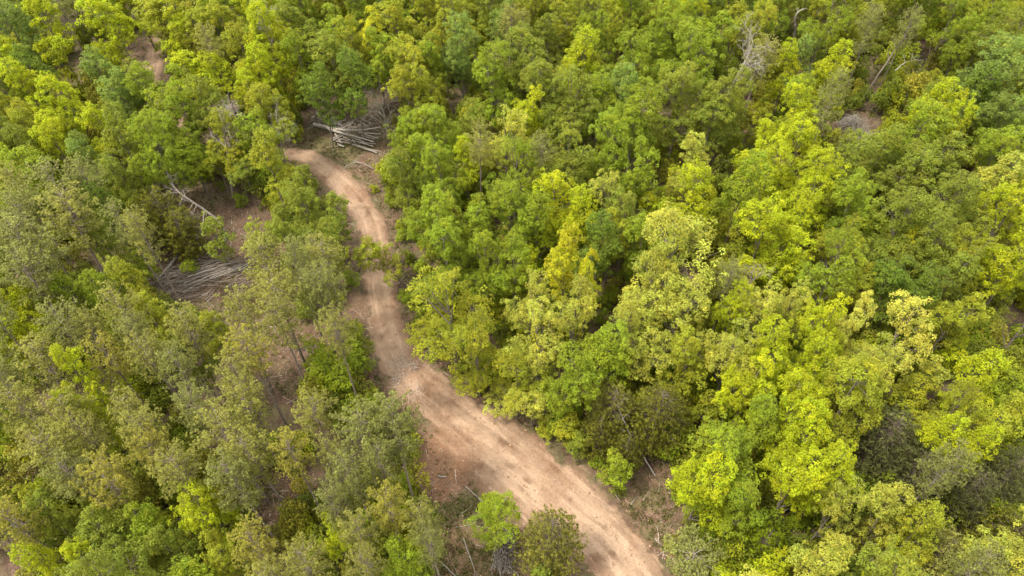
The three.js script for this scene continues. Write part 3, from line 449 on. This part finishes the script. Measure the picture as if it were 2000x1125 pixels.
// ---------------------------------------------------------------- logs, brush and dead wood
const pxs = (q) => q.map(([x, y, hh]) => at(x, y, hh));
function crook(r, pts, k) { const c = new THREE.CatmullRomCurve3(pts), n = Math.max(6, pts.length * 3), o = c.getPoints(n); return o.map((q, i) => (i && i < n ? q.addScaledVector(rv(r), k) : q)); }
function logGeo(r, pts, r0, r1, sides = 7, k = 0.03) { const mb = new MB(), c = crook(r, pts, k); mb.tube(c, taper(r0, r1, c.length - 1), sides, true, true); return mb; }
function woodThing(name, mb, mat, label, category, group) { return tag(top(name, mb.build(), mat), label, category, group); }
{
  const r = rng(55), GR = 'logs heaped in the pile beside the road bend';
  const fork = new THREE.Group(); fork.name = numbered('forked_log'); scene.add(fork); tag(fork, 'long forked whitish log on top of the log pile beside the road bend', 'log');
  part('trunk', logGeo(r, pxs([[613, 243, 1.0], [632, 247, 1.05], [645, 251, 1.05]]), 0.3, 0.26).build(), BARK.pale, fork);
  part('branch', logGeo(r, pxs([[643, 250, 1.05], [672, 254, 1.15], [705, 254, 1.15], [745, 248, 1.0]]), 0.24, 0.1).build(), BARK.pale, fork);
  part('branch', logGeo(r, pxs([[643, 252, 1.0], [664, 259, 1.1], [692, 266, 1.0], [730, 277, 0.8]]), 0.24, 0.1).build(), BARK.pale, fork);
  const L = [[647, 272, 671, 260], [648, 276, 673, 263], [653, 275, 684, 280], [686, 266, 695, 284], [695, 284, 738, 296], [688, 282, 737, 299], [690, 269, 711, 277], [671, 268, 694, 278], [665, 271, 687, 277], [702, 259, 744, 262], [706, 265, 732, 272], [691, 275, 729, 286], [641, 237, 666, 224], [649, 241, 682, 233], [662, 251, 684, 236], [668, 251, 690, 240], [680, 251, 693, 233], [617, 240, 629, 219], [652, 236, 668, 246], [700, 245, 725, 233], [704, 238, 722, 250], [712, 262, 738, 270], [672, 262, 692, 255], [655, 262, 668, 280], [640, 244, 668, 240], [676, 244, 700, 231], [700, 278, 735, 281], [660, 282, 672, 286], [706, 232, 726, 242], [622, 232, 646, 240], [630, 226, 652, 238]];
  L.forEach(([x1, y1, x2, y2], i) => { const hh = 0.2 + 0.65 * Math.exp(-(((y1 + y2) / 2 - 258) ** 2) / 350) + 0.1 * r(), w = 0.08 + 0.1 * r();
    woodThing('log', logGeo(r, pxs([[x1, y1, hh], [(x1 + x2) / 2, (y1 + y2) / 2, hh + 0.06], [x2, y2, hh - 0.05]]), w, w * 0.7), i % 3 ? BARK.grey : BARK.pale, i === 3 ? 'short log lying crosswise at the near side of the log pile' : i === 4 ? 'long straight log along the near right rim of the log pile' : i === 27 ? 'short pale log on the grass just below the log pile' : `${i % 3 ? 'grey' : 'pale'} ${w > 0.13 ? 'thick' : 'thin'} log ${Math.abs(x2 - x1) > 1.4 * Math.abs(y2 - y1) ? 'lying lengthwise' : 'lying aslant'} ${(y1 + y2) / 2 < 245 ? 'at the far side' : (y1 + y2) / 2 > 272 ? 'at the near side' : 'in the middle'}${(x1 + x2) / 2 < 665 ? ', left part' : (x1 + x2) / 2 > 700 ? ', right part' : ''} of the log pile`, 'log', GR); });
  const tangle = new MB();
  for (let i = 0; i < 260; i++) { const x = 612 + r() * 125, y = 226 + r() * 24 + (x - 612) * 0.26 * r(), d = (r() - 0.5) * 46, e = (r() - 0.45) * 18, hh = 0.1 + 0.6 * r(); const q = crook(r, pxs([[x, y, hh], [x + d, y + e, Math.max(0.05, hh + (r() - 0.5) * 0.5)]]), 0.03); tangle.tube(q, taper(0.02 + 0.05 * r(), 0.015, q.length - 1), 4); }
  tag(top('brushwood', tangle.build(), BARK.grey), 'tangle of thin grey brushwood under the log pile', null, null, 'stuff');
  const slash = new MB();
  for (let i = 0; i < 140; i++) { const x = 590 + r() * 60, y = 205 + r() * 34, d = (r() - 0.5) * 36, e = (r() - 0.5) * 22; const q = crook(r, pxs([[x, y, 0.1 + 0.4 * r()], [x + d, y + e, 0.1 + 0.8 * r()]]), 0.05); slash.tube(q, taper(0.018 + 0.02 * r(), 0.01, q.length - 1), 4); }
  tag(top('slash_heap', slash.build(), BARK.twig), 'brown heap of slash and twigs at the upper left end of the log pile', 'brush heap');
  const big = new MB(); let q = crook(r, pxs([[609, 231, 0.5], [632, 212, 1.0], [661, 200, 1.9]]), 0.04); big.tube(q, taper(0.15, 0.05, q.length - 1), 6, true); q = crook(r, pxs([[632, 212, 1.0], [640, 200, 1.7], [643, 194, 2]]), 0.03); big.tube(q, taper(0.07, 0.03, q.length - 1), 5);
  woodThing('fallen_limb', big, BARK.pale, 'pale forked limb sticking up at the far end of the log pile', 'fallen limb');
}
{
  const r = rng(56), GR = 'cut poles in the brush pile left of the road';
  const W = [[[307, 547, 0.2], [335, 514, 0.45], [353, 493, 0.5], [391, 453, 0.6], 0.15], [[312, 540, 0.5], [345, 500, 0.6], [375, 477, 0.6], 0.1], [[367, 541, 0.6], [400, 530, 0.7], [436, 517, 0.6], 0.1], [[385, 549, 0.5], [436, 530, 0.65], [497, 509, 0.4], 0.1], [[398, 549, 0.4], [450, 531, 0.55], [500, 506, 0.5], 0.09], [[446, 528, 0.6], [497, 511, 0.6], 0.09], [[436, 516, 0.5], [495, 506, 0.5], 0.08], [[388, 520, 0.4], [452, 504, 0.4], 0.08], [[385, 528, 0.5], [430, 512, 0.5], 0.08], [[468, 528, 0.5], [497, 512, 0.4], 0.09], [[484, 523, 0.4], [503, 511, 0.4], 0.1], [[444, 525, 0.3], [463, 522, 0.5], 0.08], [[388, 507, 0.2], [420, 509, 0.3], [452, 504, 0.3], 0.07], [[359, 557, 0.3], [385, 549, 0.5], 0.08], [[361, 554, 0.5], [377, 544, 0.5], 0.08], [[401, 586, 0.3], [420, 565, 0.4], 0.08], [[398, 578, 0.3], [417, 562, 0.4], 0.07], [[388, 581, 0.2], [409, 568, 0.3], 0.07], [[404, 590, 0.2], [424, 572, 0.3], 0.07], [[360, 560, 0.3], [420, 538, 0.5], 0.07], [[410, 543, 0.5], [470, 520, 0.5], 0.08], [[372, 548, 0.4], [440, 524, 0.6], 0.07], [[390, 535, 0.5], [455, 512, 0.5], 0.07], [[350, 560, 0.2], [395, 546, 0.4], 0.06]];
  W.forEach((q, i) => { const w = q[q.length - 1]; woodThing('cut_pole', logGeo(r, pxs(q.slice(0, -1)), w * 0.8, w * 0.4, 6, 0.07), i % 4 === 3 ? BARK.grey : BARK.pale, i === 0 ? 'long pale log slanting up the left edge of the brush pile' : i === 1 ? 'thinner pole lying beside the long slanting log of the brush pile' : i > 14 && i < 19 ? 'short brown-grey pole at the lower end of the brush pile' : `${i % 4 === 3 ? 'grey' : 'pale'} ${w > 0.085 ? 'thick' : 'thin'} cut pole ${q[0][0] > 430 ? 'at the right tip' : q[0][0] > 380 ? 'in the middle' : 'at the left end'}, ${q[0][1] > 535 ? 'near' : 'far'} side of the brush pile`, 'pole', GR); });
  const loose = new MB();
  for (let i = 0; i < 150; i++) { const x = 300 + r() * 190, y = 505 + r() * 62 + (x < 380 ? 12 : -8), w = 0.32 + (r() - 0.5) * 0.8, l = 26 + r() * 60, h0 = 0.1 + 0.45 * r(); const q = crook(r, pxs([[x - Math.cos(w) * l / 2, y + Math.sin(w) * l * 0.35, h0], [x, y + (r() - 0.5) * 4, h0 + 0.15], [x + Math.cos(w) * l / 2, y - Math.sin(w) * l * 0.35, h0 + 0.2 * r()]]), 0.06); loose.tube(q, taper(0.025 + 0.03 * r(), 0.012, q.length - 1), 4); }
  tag(top('brushwood', loose.build(), BARK.grey), 'loose thin grey branches strewn through the brush pile left of the road', null, null, 'stuff');
  const tw = new MB();
  for (let i = 0; i < 330; i++) { const low = i % 2, x = low ? 298 + r() * 75 : 320 + r() * 90, y = low ? 560 + r() * 34 : 528 + r() * 36, w = 0.3 + (r() - 0.5) * 0.9, l = 18 + r() * 34; const q = crook(r, pxs([[x, y, 0.05 + 0.4 * r()], [x + Math.cos(w) * l, y - Math.sin(w) * l * 0.8, 0.1 + 0.6 * r()]]), 0.06); tw.tube(q, taper(0.012 + 0.022 * r(), 0.008, q.length - 1), 4); }
  tag(top('brush_pile', tw.build(), BARK.twig), 'heap of fine pinkish brown twigs below the cut poles left of the road', 'brush pile');
}
function heap(name, label, px, py, rx, hh, n, rad, mat, seed, cat, lean = 0) { // a dome of crossing branches
  const r = rng(seed), mb = new MB(), c0 = at(px, py), R = rx * project(c0)[2] / F;
  const cores = Array.from({ length: 5 }, () => [(r() - 0.5) * R * 1.5, (r() - 0.5) * R * 1.5, r() * 6.28]);
  for (let i = 0; i < n; i++) { const q = cores[i % 5], w = q[2] + (r() - 0.5) * 2.4, l = R * (0.25 + 0.6 * r() * r()), x = c0.x + q[0] + (r() + r() - 1) * R * 0.5, z = c0.z + q[1] + (r() + r() - 1) * R * 0.5;
    const s0 = V(x - Math.cos(w) * l / 2, 0, z - Math.sin(w) * l / 2), e = V(x + Math.cos(w) * l / 2, 0, z + Math.sin(w) * l / 2), md = s0.clone().lerp(e, 0.5).addScaledVector(rv(r), l * 0.12);
    for (const v of [s0, md, e]) v.y = ground(v.x, v.z) + 0.08 + hh * r() * Math.exp(-((v.x - c0.x) ** 2 + (v.z - c0.z) ** 2) / (R * R * 0.6)); md.y += hh * 0.12;
    const k = crook(r, [s0, md, e], 0.04); mb.tube(k, taper(rad * (0.5 + r()), rad * 0.3, k.length - 1), 4); }
  return tag(top(name, mb.build(), mat), label, cat);
}
heap('brush_pile', 'grey dome of dead branches below the bright green tree at the clearing', 978, 1090, 42, 2.4, 220, 0.04, BARK.grey, 61, 'brush pile');
heap('slash_heap', 'pale heap of bleached twigs across the road shoulder', 790, 736, 46, 0.5, 130, 0.015, BARK.bleached, 62, 'brush heap');
heap('slash_heap', 'pinkish heap of dead branches among the trees at upper right', 1690, 258, 50, 2.4, 260, 0.028, BARK.pale, 63, 'brush heap');
heap('slash_heap', 'brown twiggy heap on bare ground by the far right edge', 1975, 640, 30, 0.9, 120, 0.02, BARK.twig, 64, 'brush heap');
heap('slash_heap', 'low scatter of sticks in the leaf litter beside the shrubs left of the road', 588, 688, 34, 0.3, 60, 0.02, BARK.grey, 65, 'brush heap');
function deadTree(name, label, trunkPx, r0, r1, seed, branches, mat = BARK.pale, cat = 'dead tree') { // trunkPx: pixels with heights from the foot up; branches: n, length, from
  const r = rng(seed), o = new THREE.Group(), foot = at(trunkPx[0][0], trunkPx[0][1], trunkPx[0][2]); o.name = numbered(name); scene.add(o); o.position.copy(foot); tag(o, label, cat);
  const pts = crook(r, pxs(trunkPx).map((v) => v.sub(foot)), 0.04), N = pts.length - 1, mb = new MB(); mb.tube(pts, taper(r0, r1, N), 7, true); part('trunk', mb.build(), mat, o);
  const [n, len, from, level = 2] = branches, dir = pts[N].clone().sub(pts[0]).normalize();
  for (let i = 0; i < n; i++) { const t = lerp(from, 1, (i + r() * 0.6) / n), k = Math.min(N, Math.round(t * N)), q = rv(r); q.addScaledVector(dir, -q.dot(dir)).normalize(); const bb = new MB(); bareBranch(bb, r, pts[k], q.addScaledVector(dir, 0.9).normalize(), len * (0.6 + 0.6 * r()), lerp(r0, r1, t) * 0.55, level); part('branch', bb.build(), mat, o); }
  return o;
}
{
  const o = deadTree('fallen_tree', 'bare pale dead tree leaning out over the brush pile clearing', [[441, 470, 0], [434, 441, 1.6], [410, 418, 3.2], [380, 397, 4.8], [352, 377, 6.2], [330, 355, 7.4]], 0.22, 0.08, 71, [5, 1.8, 0.6, 2], BARK.grey), foot = o.position, r = rng(72);
  for (const [q, w] of [[[[352, 377, 6.0], [338, 376, 6.1], [312, 384, 5.8], [288, 396, 5.4], [272, 410, 5.0]], 0.1], [[[357, 383, 5.7], [350, 402, 5.4], [343, 424, 5.0], [337, 436, 4.8]], 0.08], [[[343, 420, 5.0], [349, 436, 4.8]], 0.04], [[[340, 377, 5.9], [335, 394, 5.7], [331, 408, 5.5]], 0.06], [[[378, 397, 5.0], [367, 412, 4.8], [362, 424, 4.6]], 0.05], [[[384, 401, 4.9], [375, 418, 4.6], [371, 427, 4.5]], 0.05], [[[399, 412, 4.4], [396, 436, 4.0], [390, 452, 3.8], [398, 462, 3.5]], 0.06], [[[322, 381, 5.8], [308, 372, 6.0], [300, 368, 6.1]], 0.05], [[[300, 390, 5.6], [296, 405, 5.3]], 0.03], [[[335, 376, 6.0], [315, 392, 5.6], [306, 402, 5.4]], 0.04]]) {
    const mb = new MB(), k = crook(r, pxs(q).map((v) => v.sub(foot)), 0.05); mb.tube(k, taper(w, w * 0.3, k.length - 1), 5);
    for (let i = 0; i < 6; i++) bareBranch(mb, r, k[Math.floor(k.length * (0.4 + 0.55 * r()))], rv(r).addScaledVector(k[k.length - 1].clone().sub(k[0]).normalize(), 0.8).normalize(), 0.6 + 0.5 * r(), w * 0.4, 2);
    part('branch', mb.build(), BARK.grey, o);
  }
}
deadTree('dead_tree', 'leafless grey-pink dead tree standing left of the log pile', [[455, 385, 0], [447, 320, 5.5], [437, 258, 10.2], [428, 215, 13.2]], 0.16, 0.05, 73, [11, 3.0, 0.4], BARK.pale);
deadTree('dead_tree', 'bare grey dead tree at the right end of the log pile', [[757, 268, 0], [752, 235, 2.5], [744, 200, 5.5]], 0.14, 0.05, 74, [15, 3.4, 0.2], BARK.pale);
deadTree('dead_tree', 'thin pale dead tree beside the far end of the road bend', [[566, 345, 0], [556, 310, 3], [546, 262, 7], [538, 215, 10.5]], 0.13, 0.04, 75, [9, 2.4, 0.45], BARK.pale);
deadTree('dead_tree', 'whitish dead tree among leafy crowns behind the log pile', [[545, 155, 0], [536, 100, 6.5], [527, 45, 12.5], [519, 4, 16.5]], 0.18, 0.05, 76, [9, 2.2, 0.4], BARK.pale);
deadTree('dead_tree', 'bare grey tree with spreading twigs among green crowns at upper right', [[1392, 268, 0], [1412, 208, 6.5], [1438, 152, 11.5], [1460, 112, 14.5], [1470, 82, 16.5]], 0.2, 0.05, 77, [13, 3.4, 0.4], BARK.pale);
deadTree('snag', 'broken bare snag with one crooked top at upper right', [[1542, 108, 3], [1547, 90, 5], [1553, 62, 8], [1556, 27, 11.5], [1570, 16, 12.4]], 0.2, 0.07, 78, [3, 0.7, 0.6, 1], BARK.pale, 'snag');
deadTree('leaning_dead_tree', 'long grey trunk leaning to the upper right above the pinkish branch heap', [[1674, 212, 0], [1703, 165, 4.4], [1725, 132, 7], [1750, 95, 9], [1768, 70, 10.5]], 0.15, 0.08, 79, [6, 1.8, 0.5, 1], BARK.broad, 'dead tree');
deadTree('fallen_branch', 'forked bleached branch beside the long leaning trunk', [[1748, 138, 3.5], [1765, 124, 4.2], [1790, 116, 4.6]], 0.08, 0.03, 80, [6, 1.8, 0.2, 1], BARK.pale, 'branch');
deadTree('bare_trunk', 'dark bare trunk rising out of the crowns near the top edge', [[1612, 75, 5], [1630, 38, 9], [1652, -5, 14]], 0.19, 0.12, 81, [3, 0.8, 0.5, 1], BARK.grey, 'dead tree');
deadTree('bare_trunk', 'thin pale pole of a dead tree on the scrubby slope at upper right', [[1822, 130, 0], [1838, 95, 4], [1858, 55, 8.5]], 0.1, 0.05, 82, [4, 1.0, 0.5, 1], BARK.pale, 'dead tree');
deadTree('stump', 'short leaning broken stump pole left of the blue-green tree', [[1925, 124, 0], [1934, 104, 1.6], [1944, 86, 3]], 0.16, 0.12, 83, [1, 0.5, 0.8, 1], BARK.pale, 'stump');
deadTree('fallen_branch', 'curved white bare branch over foliage below the blue-green tree', [[1803, 284, 6], [1832, 278, 7], [1850, 284, 7], [1868, 296, 6.4]], 0.08, 0.03, 84, [4, 0.9, 0.3, 1], BARK.pale, 'branch');
deadTree('fallen_branch', 'arched pale fallen branch on the grass below the log pile', [[728, 329, 0.3], [712, 320, 0.9], [696, 317, 1], [682, 321, 0.7], [670, 331, 0.1]], 0.07, 0.03, 85, [6, 1.3, 0.3, 1], BARK.pale, 'branch');
deadTree('leaning_dead_sapling', 'thin dead sapling leaning across the dark olive evergreens beside the road', [[1279, 928, 0], [1258, 893, 1.8], [1236, 858, 3.6], [1216, 815, 6], [1206, 790, 7.4]], 0.09, 0.03, 86, [9, 0.9, 0.45, 1], BARK.pale, 'dead tree');
deadTree('dead_tree', 'grey stems of a half bare tree under the lime green crown right of centre', [[1462, 600, 6], [1462, 570, 8], [1458, 545, 9.5]], 0.16, 0.08, 87, [7, 2.6, 0.2], BARK.grey);
[[909, 950, 947, 983, 0.06, 'thin pale stick on the grass left of the bright green roadside tree'], [856, 930, 872, 932, 0.09, 'short white log at the upper rim of the grassy clearing'], [905, 1052, 931, 1124, 0.06, 'long thin pole lying down the grassy clearing'], [853, 1090, 890, 1126, 0.08, 'pale pole lying slantwise at the bottom of the clearing'], [848, 1098, 861, 1128, 0.08, 'short pale pole crossing behind the slanting one at the bottom of the clearing'], [1202, 966, 1210, 978, 0.05, 'small bleached stick on the right shoulder of the road'], [1232, 986, 1243, 970, 0.04, 'thin twig on the grass right of the road'], [1280, 1052, 1291, 1064, 0.05, 'small stick by the lower right road edge'], [935, 975, 951, 984, 0.1, 'pale branch stub beside the bright green roadside tree'], [826, 968, 830, 955, 0.06, 'short upright stick at the left rim of the clearing'], [1390, 374, 1382, 384, 0.12, 'short pale log lying in a gap between crowns right of centre']].forEach(([x1, y1, x2, y2, w, l], i) => {
  const r = rng(900 + i); woodThing('fallen_stick', logGeo(r, pxs([[x1, y1, w], [(x1 + x2) / 2, (y1 + y2) / 2, w + 0.05], [x2, y2, w]]), w, w * 0.6, 6, 0.02), BARK.pale, l, 'stick');
});

// ---------------------------------------------------------------- what each tree is called
{
  const LM = [[690, 255, 'the log pile'], [400, 530, 'the brush pile'], [370, 395, 'the leaning dead tree'], [295, 125, 'the far stretch of road'], [980, 1092, 'the grey branch dome'], [885, 1010, 'the grassy clearing'], [1690, 258, 'the pinkish branch heap'], [1235, 830, 'the leaning dead sapling'], [782, 728, 'the bleached twig heap'], [1440, 140, 'the bare grey spreading tree'], [1553, 60, 'the crooked snag'], [1125, 540, 'the golden yellow treetop'], [470, 425, 'the bare brown forest floor']];
  const noun = { broadleaf_tree: 'broadleaf tree', pine_tree: 'pine', cedar_tree: 'bushy cedar', evergreen_tree: 'round evergreen', sapling: 'sapling', shrub: 'bush' };
  const ORD = ['first', 'second', 'third', 'fourth', 'fifth', 'sixth', 'seventh', 'eighth', 'ninth', 'tenth', 'eleventh', 'twelfth'], said = new Set(), rest = {};
  const roadX = (y) => { let k = 0; while (k < ROAD_PX.length - 2 && ROAD_PX[k + 1][1] < y) k++; const [x0, y0] = ROAD_PX[k], [x1, y1] = ROAD_PX[k + 1]; return lerp(x0, x1, clamp((y - y0) / Math.max(1, y1 - y0))); };
  const GRP = { pine: 'pines of the forest', cedar: 'cedars of the forest', juniper: 'dark evergreens of the forest', small: 'young trees of the understorey', shrub: 'bushes of the forest floor' };
  for (const t of trees) {
    const nn = noun[t.o.name.replace(/_\d+$/, '')], look = (t.rp > 56 ? 'large ' : t.rp < 32 && t.kind !== 'shrub' ? 'small ' : '') + WORD[t.tone] + ' ' + (t.kind === 'airy' ? 'airy ' : '') + nn;
    let best = null, bd = 125; for (const l of LM) { const d = Math.hypot(t.px - l[0], t.py - l[1]); if (d < bd) { bd = d; best = l; } }
    t.o.userData.group = GRP[t.kind] ?? 'broadleaf trees of the forest';
    if (best && t.kind !== 'shrub') {
      const dx = t.px - best[0], dy = t.py - best[1], d = Math.abs(dx) > 1.8 * Math.abs(dy) ? (dx < 0 ? 'left of' : 'right of') : Math.abs(dy) > 1.8 * Math.abs(dx) ? (dy < 0 ? 'above' : 'below') : (dy < 0 ? 'above ' : 'below ') + (dx < 0 ? 'left of' : 'right of');
      const l = look + ' ' + d + ' ' + best[2]; if (!said.has(l)) { said.add(l); t.o.userData.label = l; continue; }
    }
    const band = t.py < 90 ? 'along the top edge' : t.py < 230 ? 'just below the top' : t.py < 400 ? 'in the upper third' : t.py < 560 ? 'above the middle' : t.py < 730 ? 'below the middle' : t.py < 900 ? 'in the lower third' : t.py < 1020 ? 'near the bottom' : 'along the bottom edge', side = t.py > 60 && t.px < roadX(t.py) ? 'left of road' : 'right of road';
    (rest[[look, side, band].join('|')] ??= []).push(t);
  }
  for (const [key, list] of Object.entries(rest)) {
    const [look, side, band] = key.split('|'); list.sort((u, v) => u.px - v.px);
    list.forEach((t, i) => { t.o.userData.label = list.length === 1 ? `${look} ${side}, ${band}` : `${look} ${side} ${band}, ${i === 0 ? 'leftmost' : i === list.length - 1 ? 'rightmost' : (ORD[i] ?? i + 1 + 'th') + ' from left'}`; });
  }
}
renderer.render(scene, camera);
